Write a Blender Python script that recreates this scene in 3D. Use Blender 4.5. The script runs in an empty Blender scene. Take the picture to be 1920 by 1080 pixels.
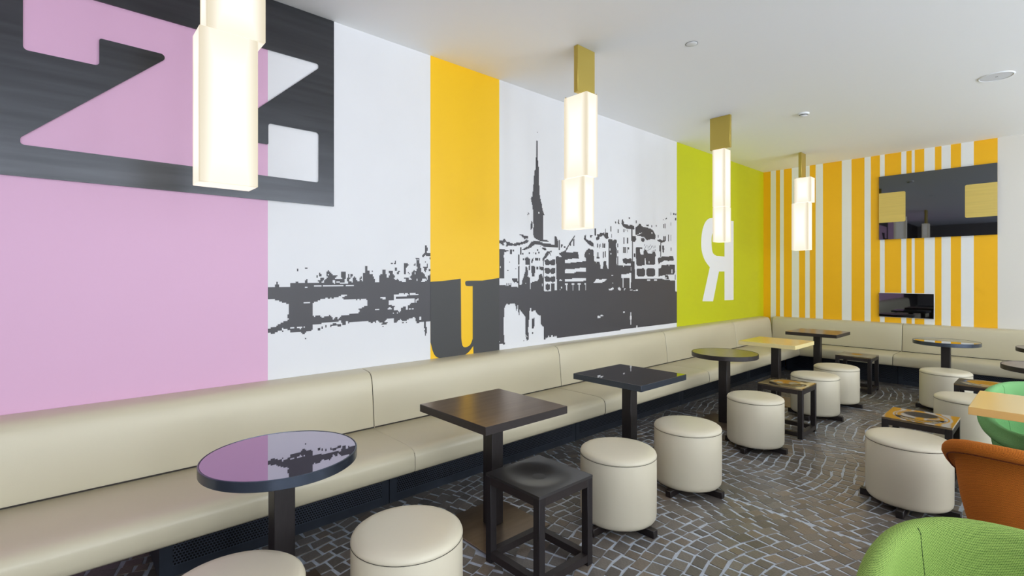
import bpy, bmesh, math, random, zlib, base64
from mathutils import Vector, Matrix, geometry
random.seed(7)
SC = bpy.context.scene
COL = SC.collection
PI = math.pi

# ------------------------------------------------------------------ camera
F_PX, YAW, HORIZON, EYE = 933.9, math.radians(47.745), 518.73, 1.55      # focal length and horizon in pixels of 1920x1080
cam_data = bpy.data.cameras.new('camera'); cam = bpy.data.objects.new('camera', cam_data); COL.objects.link(cam)
cam_data.sensor_width = 36.0; cam_data.lens = 36.0*F_PX/1920.0
cam_data.shift_y = -(540.0-HORIZON)/1920.0
cam.location = (0, 0, EYE); cam.rotation_euler = (PI/2, 0, YAW)
cam_data.clip_start = .05
SC.camera = cam

# ------------------------------------------------------------------ room size
XL, XR, YF, YB, ZC = -3.563, 4.3, -5.0, 9.303, 3.41      # left wall, window wall, wall behind the camera, back wall, ceiling

# ------------------------------------------------------------------ world, daylight through the windows, added fill lamps, exposure
w = bpy.data.worlds.new('sky'); SC.world = w; w.use_nodes = True
w.node_tree.nodes['Background'].inputs[0].default_value = (.75, .85, 1, 1)
w.node_tree.nodes['Background'].inputs[1].default_value = 1.0
WIN = [(-3.4, -.7), (-.2, 1.8), (2.3, 4.3), (4.8, 6.8), (7.2, 8.9)]           # window openings along the right wall (y0, y1)
WZ0, WZ1 = .75, 3.1
def area(name, loc, rot, sx, sy, power, color):
    l = bpy.data.lights.new(name, 'AREA'); l.shape = 'RECTANGLE'; l.size = sx; l.size_y = sy
    l.energy = power; l.color = color
    o = bpy.data.objects.new(name, l); COL.objects.link(o); o.location = loc; o.rotation_euler = rot
    return o
for i, (a, b) in enumerate(WIN):
    area('window_daylight', (XR+.18, (a+b)/2, (WZ0+WZ1)/2), (0, PI/2, 0), WZ1-WZ0, b-a, 46*(b-a), (.89, .945, 1))
    area('ceiling_fill', (XR+.16, (a+b)/2, WZ0+.02), (0, PI-.45, 0), .3, b-a, 44*(b-a), (.86, .92, 1))  # unseen up-facing lamps added at each sill to brighten the ceiling
area('window_daylight', (.6, YF-.18, 1.95), (-PI/2, 0, 0), 3.4, 2.3, 90, (.9, .95, 1)).rotation_euler = (PI/2, 0, PI)  # unseen lamp added behind the camera for light from that side
SC.view_settings.view_transform = 'Standard'; SC.view_settings.look = 'None'
SC.view_settings.gamma = 1; SC.view_settings.use_curve_mapping = False
SC.view_settings.exposure = 0.0
SC.cycles.use_denoising = True
SC.cycles.max_bounces = 8; SC.cycles.diffuse_bounces = 6; SC.cycles.glossy_bounces = 5
SC.cycles.sample_clamp_indirect = 6
SC.cycles.caustics_reflective = False; SC.cycles.caustics_refractive = False

# ------------------------------------------------------------------ materials
def srgb(r, g, b):
    f = lambda c: (c/255)/12.92 if c/255 <= .04045 else ((c/255+.055)/1.055)**2.4
    return (f(r), f(g), f(b), 1)
class NT:
    def __init__(s, name):
        s.m = bpy.data.materials.new(name); s.m.use_nodes = True; s.t = s.m.node_tree
        s.b = s.t.nodes['Principled BSDF']; s.out = s.t.nodes['Material Output']
    def n(s, typ, **kw):
        nd = s.t.nodes.new(typ)
        for k, v in kw.items():
            if k.startswith('i_'): nd.inputs[k[2:].replace('_', ' ')].default_value = v
            else: setattr(nd, k, v)
        return nd
    def l(s, a, b): s.t.links.new(a, b)
def mat(name, col, rough=.5, metal=0., spec=.5, noise=0, nscale=20, bump=0, bscale=200, stretch=None, coat=0, ior=None, coat_rough=.03):
    q = NT(name); b = q.b
    b.inputs['Base Color'].default_value = col; b.inputs['Roughness'].default_value = rough
    b.inputs['Metallic'].default_value = metal; b.inputs['Specular IOR Level'].default_value = spec
    b.inputs['Coat Weight'].default_value = coat; b.inputs['Coat Roughness'].default_value = coat_rough
    if ior: b.inputs['IOR'].default_value = ior
    if noise or bump:
        tc = q.n('ShaderNodeTexCoord'); mp = q.n('ShaderNodeMapping'); q.l(tc.outputs['Object'], mp.inputs[0])
        if stretch: mp.inputs['Scale'].default_value = stretch
        if noise:
            nz = q.n('ShaderNodeTexNoise', i_Scale=nscale, i_Detail=4.0); q.l(mp.outputs[0], nz.inputs['Vector'])
            mr = q.n('ShaderNodeMapRange'); mr.inputs[3].default_value = 1-noise; mr.inputs[4].default_value = 1+noise
            mr.inputs[1].default_value = .3; mr.inputs[2].default_value = .7
            q.l(nz.outputs[0], mr.inputs[0])
            mx = q.n('ShaderNodeVectorMath', operation='SCALE'); mx.inputs[0].default_value = col[:3]; q.l(mr.outputs[0], mx.inputs['Scale'])
            q.l(mx.outputs[0], b.inputs['Base Color'])
        if bump:
            nb = q.n('ShaderNodeTexNoise', i_Scale=bscale, i_Detail=2.0); q.l(mp.outputs[0], nb.inputs['Vector'])
            bp = q.n('ShaderNodeBump'); bp.inputs['Strength'].default_value = bump; bp.inputs['Distance'].default_value = .002
            q.l(nb.outputs[0], bp.inputs['Height']); q.l(bp.outputs[0], b.inputs['Normal'])
    return q.m
WHITE = mat('white_wall_paint', srgb(226, 226, 228), .55, noise=.01, nscale=3, bump=.05)
CEIL = mat('white_ceiling_paint', srgb(246, 247, 248), .7)
PINK = mat('pink_wall_paint', srgb(218, 172, 202), .5)
YELLOW = mat('yellow_wall_paint', srgb(246, 195, 8), .5)
ORANGE = mat('golden_stripe_paint', srgb(250, 188, 14), .5)
GREEN = mat('lime_wall_paint', srgb(198, 202, 10), .5)
OFFW = mat('off_white_wall_paint', srgb(226, 222, 215), .55)
INK = mat('charcoal_print_ink', srgb(66, 64, 68), .45)
UINK = mat('charcoal_letter_ink', srgb(62, 62, 62), .5)
RWHITE = mat('white_letter_paint', srgb(238, 239, 240), .5)
STEEL = mat('dark_brushed_steel', srgb(74, 75, 78), .26, metal=.8, noise=.16, nscale=3, stretch=(1, .5, 9))
RIM = mat('blued_steel_rim', srgb(78, 86, 100), .27, metal=.75, noise=.1, nscale=6)
BLACKGLASS = mat('black_gloss_glass', srgb(104, 107, 112), .02, metal=1)
MIRROR = mat('smoked_mirror_top', srgb(166, 157, 174), .012, metal=1)
DMIRROR = mat('dark_mirror_top', srgb(165, 165, 165), .012, metal=1)
SATIN = mat('dark_satin_veneer', srgb(142, 124, 106), .29, metal=.75, noise=.12, nscale=30, stretch=(1, .12, 1))
WENGE = mat('wenge_wood', srgb(34, 29, 30), .42, noise=.25, nscale=40, stretch=(6, 6, .4), bump=.1)
WENGE_H = mat('wenge_wood_edge', srgb(41, 34, 33), .42, noise=.2, nscale=40, stretch=(1, 1, 6))
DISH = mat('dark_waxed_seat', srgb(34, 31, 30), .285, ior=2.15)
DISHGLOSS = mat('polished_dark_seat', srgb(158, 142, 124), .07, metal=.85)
CREAMWOOD = mat('pale_maple_veneer', srgb(242, 208, 124), .29, spec=1., metal=.35, coat=.6, coat_rough=.29)
LEATHER = mat('cream_leather', srgb(200, 191, 164), .36, spec=.55, noise=.015, nscale=2, bump=.12, bscale=450)
POUF = mat('ivory_leather', srgb(216, 207, 184), .36, noise=.015, nscale=3, bump=.12, bscale=450)
SEAM_AND_SHADE = mat('dark_seam_and_gap_shade', srgb(48, 42, 36), .8)  # stool seams, and shade painted into the bench joints and crease
GOLD = mat('satin_gold_plate', srgb(226, 200, 112), .4, metal=.35, noise=.05, nscale=5, stretch=(.3, 1, 12))
BRASS = mat('satin_brass', srgb(190, 168, 82), .38, metal=.6)
PLASTIC = mat('white_plastic', srgb(232, 234, 236), .4)
BLACK = mat('black_plastic', srgb(20, 20, 22), .5)
KICK = mat('dark_plinth_steel', srgb(54, 60, 70), .35, metal=.4, noise=.2, nscale=6)
DARKFOOT = mat('black_stained_wood', srgb(34, 27, 26), .45, noise=.3, nscale=25)
SHELLW = mat('window_frame_paint', srgb(235, 235, 235), .5)

def perforated():
    q = NT('perforated_steel_sheet')
    tc = q.n('ShaderNodeTexCoord'); mp = q.n('ShaderNodeMapping'); q.l(tc.outputs['Object'], mp.inputs[0])
    sx = q.n('ShaderNodeSeparateXYZ'); q.l(mp.outputs[0], sx.inputs[0])
    add = q.n('ShaderNodeMath', operation='ADD'); q.l(sx.outputs[0], add.inputs[0]); q.l(sx.outputs[1], add.inputs[1])
    cb = q.n('ShaderNodeCombineXYZ'); q.l(add.outputs[0], cb.inputs[0]); q.l(sx.outputs[2], cb.inputs[1])
    br = q.n('ShaderNodeTexBrick'); q.l(cb.outputs[0], br.inputs['Vector'])
    for k, v in (('Scale', 1.), ('Mortar Size', .0024), ('Brick Width', .0155), ('Row Height', .0145), ('Mortar Smooth', .1)): br.inputs[k].default_value = v
    br.inputs['Color1'].default_value = (.004, .004, .005, 1); br.inputs['Color2'].default_value = (.004, .004, .005, 1)
    br.inputs['Mortar'].default_value = srgb(88, 95, 108)
    q.l(br.outputs['Color'], q.b.inputs['Base Color']); q.l(br.outputs['Fac'], q.b.inputs['Metallic'])
    q.b.inputs['Roughness'].default_value = .45; q.b.inputs['Specular IOR Level'].default_value = .1
    return q.m
PERF = perforated()

def fabric(name, c1, c2):
    q = NT(name)
    uv = q.n('ShaderNodeUVMap'); uv.uv_map = 'weave'
    sp = q.n('ShaderNodeSeparateXYZ'); q.l(uv.outputs[0], sp.inputs[0])
    def wave(sa, sb, k):
        a = q.n('ShaderNodeMath', operation='MULTIPLY'); a.inputs[1].default_value = sa; q.l(sp.outputs[0], a.inputs[0])
        b = q.n('ShaderNodeMath', operation='MULTIPLY_ADD'); b.inputs[1].default_value = sb; q.l(sp.outputs[1], b.inputs[0]); q.l(a.outputs[0], b.inputs[2])
        s = q.n('ShaderNodeMath', operation='SINE'); q.l(b.outputs[0], s.inputs[0]); return s
    s1 = wave(900, 420, 0); s2 = wave(-420, 900, 0)
    m = q.n('ShaderNodeMath', operation='MULTIPLY'); q.l(s1.outputs[0], m.inputs[0]); q.l(s2.outputs[0], m.inputs[1])
    mr = q.n('ShaderNodeMapRange'); q.l(m.outputs[0], mr.inputs[0]); mr.inputs[1].default_value = -.8; mr.inputs[2].default_value = .5
    nz = q.n('ShaderNodeTexNoise', i_Scale=260., i_Detail=1.0); q.l(uv.outputs[0], nz.inputs['Vector'])
    mm = q.n('ShaderNodeMath', operation='MULTIPLY_ADD'); mm.inputs[1].default_value = .8; mm.inputs[2].default_value = -.4; q.l(nz.outputs[0], mm.inputs[0])
    ad = q.n('ShaderNodeMath', operation='ADD', use_clamp=True); q.l(mr.outputs[0], ad.inputs[0]); q.l(mm.outputs[0], ad.inputs[1])
    mx = q.n('ShaderNodeMix', data_type='RGBA'); mx.inputs[6].default_value = c1; mx.inputs[7].default_value = c2
    q.l(ad.outputs[0], mx.inputs[0]); q.l(mx.outputs[2], q.b.inputs['Base Color'])
    bp = q.n('ShaderNodeBump'); bp.inputs['Strength'].default_value = .35; bp.inputs['Distance'].default_value = .0015
    q.l(ad.outputs[0], bp.inputs['Height']); q.l(bp.outputs[0], q.b.inputs['Normal'])
    q.b.inputs['Roughness'].default_value = .85; q.b.inputs['Sheen Weight'].default_value = .25; q.b.inputs['Sheen Tint'].default_value = c2
    q.b.inputs['Specular IOR Level'].default_value = .2
    return q.m
LIMEFAB = fabric('green_woven_fabric', srgb(52, 88, 28), srgb(170, 200, 106))
MINTFAB = fabric('mint_woven_fabric', srgb(92, 152, 88), srgb(148, 204, 140))
ORANGEFAB = fabric('orange_woven_fabric', srgb(106, 48, 10), srgb(222, 130, 46))

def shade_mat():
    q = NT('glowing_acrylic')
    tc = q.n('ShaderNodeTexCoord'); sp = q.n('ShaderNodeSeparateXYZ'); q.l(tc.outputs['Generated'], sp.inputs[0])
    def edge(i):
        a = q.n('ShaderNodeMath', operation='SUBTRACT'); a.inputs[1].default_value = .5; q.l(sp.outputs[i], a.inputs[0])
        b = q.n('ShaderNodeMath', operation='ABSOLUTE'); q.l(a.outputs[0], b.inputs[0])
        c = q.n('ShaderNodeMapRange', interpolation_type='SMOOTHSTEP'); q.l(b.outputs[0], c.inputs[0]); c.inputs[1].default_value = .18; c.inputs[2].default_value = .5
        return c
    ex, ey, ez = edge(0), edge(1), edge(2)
    m1 = q.n('ShaderNodeMath', operation='MULTIPLY'); q.l(ex.outputs[0], m1.inputs[0]); q.l(ey.outputs[0], m1.inputs[1])   # long corners painted dimmer and warmer, imitating falloff from an unmodelled tube
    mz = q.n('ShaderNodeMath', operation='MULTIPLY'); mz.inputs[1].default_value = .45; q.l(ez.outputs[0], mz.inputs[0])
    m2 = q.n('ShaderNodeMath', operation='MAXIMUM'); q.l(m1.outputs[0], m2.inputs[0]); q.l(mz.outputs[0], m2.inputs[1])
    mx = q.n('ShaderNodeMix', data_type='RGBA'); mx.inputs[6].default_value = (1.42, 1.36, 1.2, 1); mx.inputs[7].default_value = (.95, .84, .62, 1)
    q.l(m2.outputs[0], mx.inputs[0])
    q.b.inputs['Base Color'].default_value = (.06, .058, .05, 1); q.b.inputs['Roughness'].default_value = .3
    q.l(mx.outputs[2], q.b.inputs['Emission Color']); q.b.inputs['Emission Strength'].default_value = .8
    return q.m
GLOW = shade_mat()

def stone_mat():
    q = NT('grey_brown_porphyry')
    at = q.n('ShaderNodeAttribute'); at.attribute_name = 'tone'
    tc = q.n('ShaderNodeTexCoord')
    nz = q.n('ShaderNodeTexNoise', i_Scale=90., i_Detail=5.0); q.l(tc.outputs['Object'], nz.inputs['Vector'])
    mr = q.n('ShaderNodeMapRange'); q.l(nz.outputs[0], mr.inputs[0]); mr.inputs[1].default_value = .3; mr.inputs[2].default_value = .7; mr.inputs[3].default_value = .8; mr.inputs[4].default_value = 1.2
    ml = q.n('ShaderNodeVectorMath', operation='SCALE'); q.l(at.outputs['Color'], ml.inputs[0]); q.l(mr.outputs[0], ml.inputs['Scale'])
    q.l(ml.outputs[0], q.b.inputs['Base Color'])
    q.b.inputs['Roughness'].default_value = .28; q.b.inputs['Specular IOR Level'].default_value = .5
    bp = q.n('ShaderNodeBump'); bp.inputs['Strength'].default_value = .25; bp.inputs['Distance'].default_value = .002
    q.l(nz.outputs[0], bp.inputs['Height']); q.l(bp.outputs[0], q.b.inputs['Normal'])
    return q.m
STONE = stone_mat()
GROUT = mat('pale_grey_grout', srgb(186, 194, 206), .5, noise=.14, nscale=25, bump=.3, bscale=300)

# ------------------------------------------------------------------ mesh helpers
def link(name, me, parent=None, m=None, loc=None, smooth=False, angle=None):
    o = bpy.data.objects.new(name, me); COL.objects.link(o)
    if m is not None: me.materials.append(m)
    if parent is not None: o.parent = parent
    if loc is not None: o.location = loc
    if smooth:
        for p in me.polygons: p.use_smooth = True
        if angle is not None:
            try: me.set_sharp_from_angle(angle=math.radians(angle))
            except Exception: pass
    return o
def mesh(name, vs, fs):
    me = bpy.data.meshes.new(name); me.from_pydata([tuple(v) for v in vs], [], [tuple(f) for f in fs]); me.update()
    return me
def fromb(name, bm):
    bmesh.ops.recalc_face_normals(bm, faces=bm.faces)
    me = bpy.data.meshes.new(name); bm.to_mesh(me); bm.free(); return me
def add_box(bm, x0, y0, z0, x1, y1, z1, bev=0, seg=2):
    r = bmesh.ops.create_cube(bm, size=1.0); vs = r['verts']
    for v in vs: v.co = Vector(((x0+x1)/2+v.co.x*(x1-x0), (y0+y1)/2+v.co.y*(y1-y0), (z0+z1)/2+v.co.z*(z1-z0)))
    if bev:
        es = list({e for v in vs for e in v.link_edges})
        bmesh.ops.bevel(bm, geom=es, offset=bev, segments=seg, profile=.5, affect='EDGES')
def box(name, x0, y0, z0, x1, y1, z1, m, parent=None, bev=0, seg=2):
    bm = bmesh.new(); add_box(bm, x0, y0, z0, x1, y1, z1, bev, seg)
    return link(name, fromb(name, bm), parent, m, smooth=bool(bev), angle=40)
def lathe(name, prof, m, parent=None, seg=64, loc=None, smooth=True, angle=40):
    vs, fs = [], []; n = len(prof)
    rings = []
    for r, z in prof:
        if r < 1e-6: rings.append([len(vs)]); vs.append((0, 0, z))
        else:
            rings.append(list(range(len(vs), len(vs)+seg)))
            vs += [(r*math.cos(2*PI*k/seg), r*math.sin(2*PI*k/seg), z) for k in range(seg)]
    for a, b in zip(rings, rings[1:]):
        for k in range(seg):
            k2 = (k+1) % seg
            if len(a) == 1 and len(b) == 1: continue
            if len(a) == 1: fs.append((a[0], b[k2], b[k]))
            elif len(b) == 1: fs.append((a[k], a[k2], b[0]))
            else: fs.append((a[k], a[k2], b[k2], b[k]))
    bm = bmesh.new(); me0 = mesh(name, vs, fs); bm.from_mesh(me0); bpy.data.meshes.remove(me0)
    return link(name, fromb(name, bm), parent, m, loc, smooth, angle)
def sweep(name, prof, y0, y1, m, parent, inset=.012, turn=False):
    """closed profile [(a,z)] swept along the bench; ends pulled in to a soft rounded edge. turn=False: a = x, runs along y; turn=True: a = y, runs along x"""
    n = len(prof)
    area2 = sum(prof[i][0]*prof[(i+1) % n][1]-prof[(i+1) % n][0]*prof[i][1] for i in range(n)); sg = 1 if area2 > 0 else -1
    nor = []
    for i in range(n):
        a, b = prof[i-1], prof[(i+1) % n]; dx, dz = b[0]-a[0], b[1]-a[1]; L = math.hypot(dx, dz) or 1
        nor.append((sg*dz/L, -sg*dx/L))
    st = []
    for t in (1, .62, .3, .08, 0): st.append((inset*(1-math.sqrt(max(0, 1-t*t))) if False else inset*(1-math.cos(math.asin(1-t)) if t < 1 else 0), inset*t))
    # quarter-circle ends
    st = [(inset*(1-math.sin(q)), inset*(1-math.cos(q))) for q in (0, PI/8, PI/4, 3*PI/8, PI/2)]
    rings = [(y0+inset*(1-math.cos(q)), inset*(1-math.sin(q))) for q in (0, PI/8, PI/4, 3*PI/8, PI/2)]
    nm = max(2, int((y1-y0)/.25))
    rings += [(y0+inset+(y1-y0-2*inset)*k/nm, 0) for k in range(1, nm)]
    rings += [(y1-inset*(1-math.cos(q)), inset*(1-math.sin(q))) for q in (PI/2, 3*PI/8, PI/4, PI/8, 0)]
    vs, fs = [], []
    for y, d in rings:
        for (x, z), (nx, nz) in zip(prof, nor):
            a, c = x-nx*d, z-nz*d
            vs.append((y, a, c) if turn else (a, y, c))
    for k in range(len(rings)-1):
        for i in range(n):
            j = (i+1) % n; fs.append((k*n+i, k*n+j, (k+1)*n+j, (k+1)*n+i))
    fs.append(tuple(range(n))); fs.append(tuple((len(rings)-1)*n+i for i in range(n)))
    bm = bmesh.new(); me0 = mesh(name, vs, fs); bm.from_mesh(me0); bpy.data.meshes.remove(me0)
    return link(name, fromb(name, bm), parent, m, smooth=True, angle=50)
def rounded(pts, rad, seg=6):
    """round the corners of a closed 2-D polygon; rad is one number or a list"""
    out = []; n = len(pts)
    for i, p in enumerate(pts):
        r = rad[i] if isinstance(rad, (list, tuple)) else rad
        if r <= 0: out.append(p); continue
        a = Vector(pts[i-1])-Vector(p); b = Vector(pts[(i+1) % n])-Vector(p); la, lb = a.length, b.length
        a.normalize(); b.normalize(); ang = a.angle(b); t = min(r/math.tan(ang/2), la*.45, lb*.45); rr = t*math.tan(ang/2)
        c = Vector(p)+(a+b).normalized()*(rr/math.sin(ang/2)); s = Vector(p)+a*t-c; e = Vector(p)+b*t-c
        a0 = math.atan2(s.y, s.x); a1 = math.atan2(e.y, e.x); d = (a1-a0+PI) % (2*PI)-PI
        for k in range(seg+1):
            q = a0+d*k/seg; out.append((c.x+rr*math.cos(q), c.y+rr*math.sin(q)))
    return out
def chaikin(pts, flags, it=2):
    for _ in range(it):
        np_, nf = [], []; n = len(pts)
        for i in range(n):
            if flags[i]:
                a, p, b = pts[i-1], pts[i], pts[(i+1) % n]
                np_ += [((p[0]*3+a[0])/4, (p[1]*3+a[1])/4), ((p[0]*3+b[0])/4, (p[1]*3+b[1])/4)]; nf += [1, 1]
            else: np_.append(pts[i]); nf.append(0)
        pts, flags = np_, nf
    return pts
def plate(name, loops, d0, d1, m, parent=None, axis='x'):
    """flat plate with holes; loops are 2-D (along-wall, z); d0/d1 the back and front distance. axis='x': on the left wall, 'y': on the back wall"""
    flat = [p for lp in loops for p in lp]
    tris = geometry.tessellate_polygon([[Vector((p[0], p[1], 0)) for p in lp] for lp in loops])
    put = (lambda p, d: (XL+d, p[0], p[1])) if axis == 'x' else (lambda p, d: (p[0], YB-d, p[1]))
    vs = [put(p, d1) for p in flat]+[put(p, d0) for p in flat]; N = len(flat)
    fs = [tuple(t) for t in tris]+[tuple(i+N for i in reversed(t)) for t in tris]
    o = 0
    for lp in loops:
        n = len(lp)
        for i in range(n): j = (i+1) % n; fs.append((o+i, o+j, N+o+j, N+o+i))
        o += n
    bm = bmesh.new(); me0 = mesh(name, vs, fs); bm.from_mesh(me0); bpy.data.meshes.remove(me0)
    return link(name, fromb(name, bm), parent, m)
def rect(a0, z0, a1, z1): return [(a0, z0), (a1, z0), (a1, z1), (a0, z1)]
def thing(name, label, cat, loc=(0, 0, 0), rz=0, group=None):
    o = bpy.data.objects.new(name, None); COL.objects.link(o); o.empty_display_size = .1
    o.location = loc; o.rotation_euler = (0, 0, rz); return tag(o, label, cat, group)
def tag(o, label, cat, group=None):
    o['label'] = label; o['category'] = cat
    if group: o['group'] = group
    return o
def struct(o): o['kind'] = 'structure'; return o
def dup(root, loc, label, rz=0):
    r = root.copy(); COL.objects.link(r); r.location = loc; r.rotation_euler = (0, 0, rz); r['label'] = label
    for ch in list(root.children):
        c = ch.copy(); COL.objects.link(c); c.parent = r
        for g in ch.children: d = g.copy(); COL.objects.link(d); d.parent = c
    return r
# ================================================================== THE SETTING
floor = struct(box('floor', XL-.1, YF-.1, -.12, XR+.1, YB+.1, -.003, GROUT))
ceiling = struct(box('ceiling', XL-.1, YF-.1, ZC, XR+.1, YB+.1, ZC+.12, CEIL))
wall_left = struct(box('wall_left', XL-.15, YF-.1, 0, XL, YB+.1, ZC, WHITE))
wall_back = struct(box('wall_back', XL, YB, 0, XR, YB+.15, ZC, OFFW))
# wall behind the camera with one opening added to let fill light in
bm = bmesh.new()
add_box(bm, XL, YF-.25, 0, -1.1, YF, ZC); add_box(bm, 2.3, YF-.25, 0, XR, YF, ZC)
add_box(bm, -1.1, YF-.25, 0, 2.3, YF, .8); add_box(bm, -1.1, YF-.25, 3.1, 2.3, YF, ZC)
wall_front = struct(link('wall_front', fromb('wall_front', bm), m=mat('grey_wall_paint', srgb(120, 116, 112), .6)))
def window(name, horiz, a0, a1, z0, z1):
    o = bpy.data.objects.new(name, None); COL.objects.link(o); struct(o)
    bm = bmesh.new(); t = .06
    def b(u0, v0, u1, v1):
        if horiz: add_box(bm, u0, YF-.12, v0, u1, YF-.04, v1)
        else: add_box(bm, XR+.04, u0, v0, XR+.12, u1, v1)
    b(a0, z0, a0+t, z1); b(a1-t, z0, a1, z1); b(a0, z0, a1, z0+t); b(a0, z1-t, a1, z1)
    link('window_frame', fromb('window_frame', bm), o, SHELLW)
    bm = bmesh.new(); c = (a0+a1)/2; b(c-.03, z0+t, c+.03, z1-t); link('mullion', fromb('mullion', bm), o, SHELLW)
window('window_1', True, -1.1, 2.3, .8, 3.1)
# window wall: sill, head and piers between the openings
bm = bmesh.new()
add_box(bm, XR, YF-.1, 0, XR+.25, YB+.1, WZ0); add_box(bm, XR, YF-.1, WZ1, XR+.25, YB+.1, ZC)
edges = [YF-.1]+[v for ab in WIN for v in ab]+[YB+.1]
for a, b in zip(edges[0::2], edges[1::2]): add_box(bm, XR, a, WZ0, XR+.25, b, WZ1)
wall_right = struct(link('wall_right', fromb('wall_right', bm), m=WHITE))
for i, (a, b) in enumerate(WIN): window('window_%d' % (i+2), False, a, b, WZ0, WZ1)

# painted fields of the left wall (flat paint, 1 mm proud) and stripes of the back wall
def field(name, y0, y1, m, label): o = plate(name, [rect(y0, 0.0, y1, ZC)], -.01, .001, m, wall_left); o['label'] = label
Y1, Y2, Y3, Y4 = 1.0304893538, 2.3095038728, 3.0736436735, 6.3137330152
field('painted_field', YF, -2.6, mat('dark_wall_paint', srgb(52, 46, 44), .5), 'dark painted wall field behind the camera')
field('painted_field', -2.6, Y1, PINK, 'pale pink painted wall field')
field('painted_field', Y2, Y3, YELLOW, 'golden yellow painted wall field')
field('painted_field', Y4, YB, GREEN, 'lime green painted wall field')
SX = [XL, -3.441, -3.354, -3.287, -3.225, -3.098, -2.984, -2.89, -2.822, -2.734, -2.627, -2.36, -2.227, -2.055, -1.973, -1.857, -1.798, -1.596, -1.536, -1.473, -1.438, -1.329, -1.21, -1.138, -1.038, -.93, -.799, -.564]
for i in range(len(SX)-1):
    plate('painted_stripe', [rect(SX[i], 0, SX[i+1], ZC)], -.01, .001, ORANGE if i % 2 == 0 else RWHITE, wall_back, 'y')

# ================================================================== PRINTS AND LETTERS ON THE WALLS
def print_mesh(name, rows, y0, y1, z0, z1, d, m):
    nz, ny = len(rows), len(rows[0]); dy, dz = (y1-y0)/ny, (z1-z0)/nz
    runs, done = {}, []
    for r in range(nz+1):
        new = {}
        if r < nz:
            c = 0
            while c < ny:
                if rows[r][c]:
                    e = c
                    while e < ny and rows[r][e]: e += 1
                    new[(c, e)] = runs.get((c, e), r); c = e
                else: c += 1
        for k, s in runs.items():
            if k not in new or new[k] != s: done.append((k[0], k[1], s, r))
        runs = new
    vs, fs = [], []
    for c, e, r0, r1 in done:
        n = len(vs)
        vs += [(XL+d, y0+c*dy, z0+r0*dz), (XL+d, y0+e*dy, z0+r0*dz), (XL+d, y0+e*dy, z0+r1*dz), (XL+d, y0+c*dy, z0+r1*dz)]
        fs.append((n, n+1, n+2, n+3))
    return link(name, mesh(name, vs, fs), m=m)
import numpy as np
# The two prints are drawn as outlines (positive = ink, 0 = bare wall) in sheets of a survey photograph and mapped onto the wall plane,
# then cut into 9 mm cells, which gives them their stepped edges.
SHEET = {'A': (500, 440, 5.4), 'B': (650, 440, 5.4), 'C': (930, 400, 4.154), 'D': (1040, 400, 4.154), 'E': (1150, 380, 4.154), 'F': (970, 230, 4.7)}
ops = []
def M(*parts, c=1):
    pts = []
    for v, s in parts:
        ox, oy, k = SHEET[v]
        pts += [(ox+float(p.split(',')[0])/k, oy+float(p.split(',')[1])/k) for p in s.split()]
    ops.append((c, np.array(pts)))
def P(v, s, c=1): M((v, s), c=c)
def Rr(v, s, c=1):
    for q in s.split():
        a, b, e, d = map(float, q.split(','))
        P(v, f'{a},{b} {e},{b} {e},{d} {a},{d}', c)
# ---- left print: bridge
M(('A','5,527 80,527 80,505 95,505 95,480 115,480 115,505 127,505 127,527 165,527 175,535 190,525 238,522 238,490 290,488 295,475 315,475 320,486 390,484 395,450 415,450 415,482 470,485 475,492 525,492 864,492'),
  ('B','60,475 285,478 320,482 525,472 560,478 600,478 655,475 755,475 850,470 860,470 860,880 780,885 705,895 690,835 640,845 600,870 555,870 540,855 500,890 480,890 470,840 410,855 385,880 410,900 365,915 360,890 330,890 305,865 290,895 270,880 250,905 230,870 220,900 215,875 60,885 0,900'),
  ('A','790,915 760,915 750,870 700,880 620,885 600,893 462,910 462,968 400,980 385,1012 370,1012 365,1000 340,985 240,990 235,965 215,960 175,970 175,985 155,980 130,965 100,985 60,1005 20,990 5,975'))
P('A','5,650 60,652 110,668 150,680 190,695 225,705 228,800 213,815 213,840 228,860 180,878 130,905 90,930 40,945 5,955',0)
M(('A','470,690 510,675 555,655 600,640 640,645 650,635 665,645 690,640 715,640 740,620 765,603 800,605 820,618 765,632 775,655 800,652'),
  ('B','0,655 55,655 62,662 72,655 100,660 130,655 138,662 150,650 190,652 205,660 205,715 180,720 155,740 120,750 135,780 100,800 30,805 20,820 10,815'),
  ('A','864,802 830,812 750,820 725,855 700,825 680,862 660,840 640,815 590,830 565,845 540,822 500,820 485,830 470,820'),c=0)
Rr('A','480,512,558,524 570,508,778,522 796,506,864,518 370,680,442,694 392,524,408,540 232,934,284,948 305,930,360,942 320,942,340,952 370,925,385,938 150,950,212,965 805,880,822,895 612,888,760,900 612,898,634,938',0)
Rr('A','640,905,750,925 640,925,660,938 670,895,700,905',1)
Rr('B','0,506,68,518 345,635,395,650 285,750,325,765 415,742,460,755 428,735,445,745 630,750,645,762 655,750,680,762 465,790,476,801 510,788,520,798 738,830,752,858',0)
P('B','420,665 470,660 490,645 580,650 690,645 685,690 650,695 620,720 615,755 595,755 595,725 550,740 548,765 535,790 515,770 475,770 485,725 460,715 422,715',0)
P('B','480,605 500,605 550,595 560,600 575,592 585,605 600,590 625,600 625,615 560,630 545,622 500,625 490,655 480,655',0)
P('B','640,592 690,592 700,600 730,600 728,615 645,618',0); P('B','695,685 700,655 728,645 722,665 712,668 708,685',0)
P('B','780,885 785,910 778,930 792,950 785,980 797,1000 795,1020 803,1018 812,980 806,960 812,940 800,930 806,885')
Rr('B','360,928,368,938 355,905,375,915 555,885,578,898 596,878,604,893')
Rr('B','400,880,412,900',1)
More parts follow.
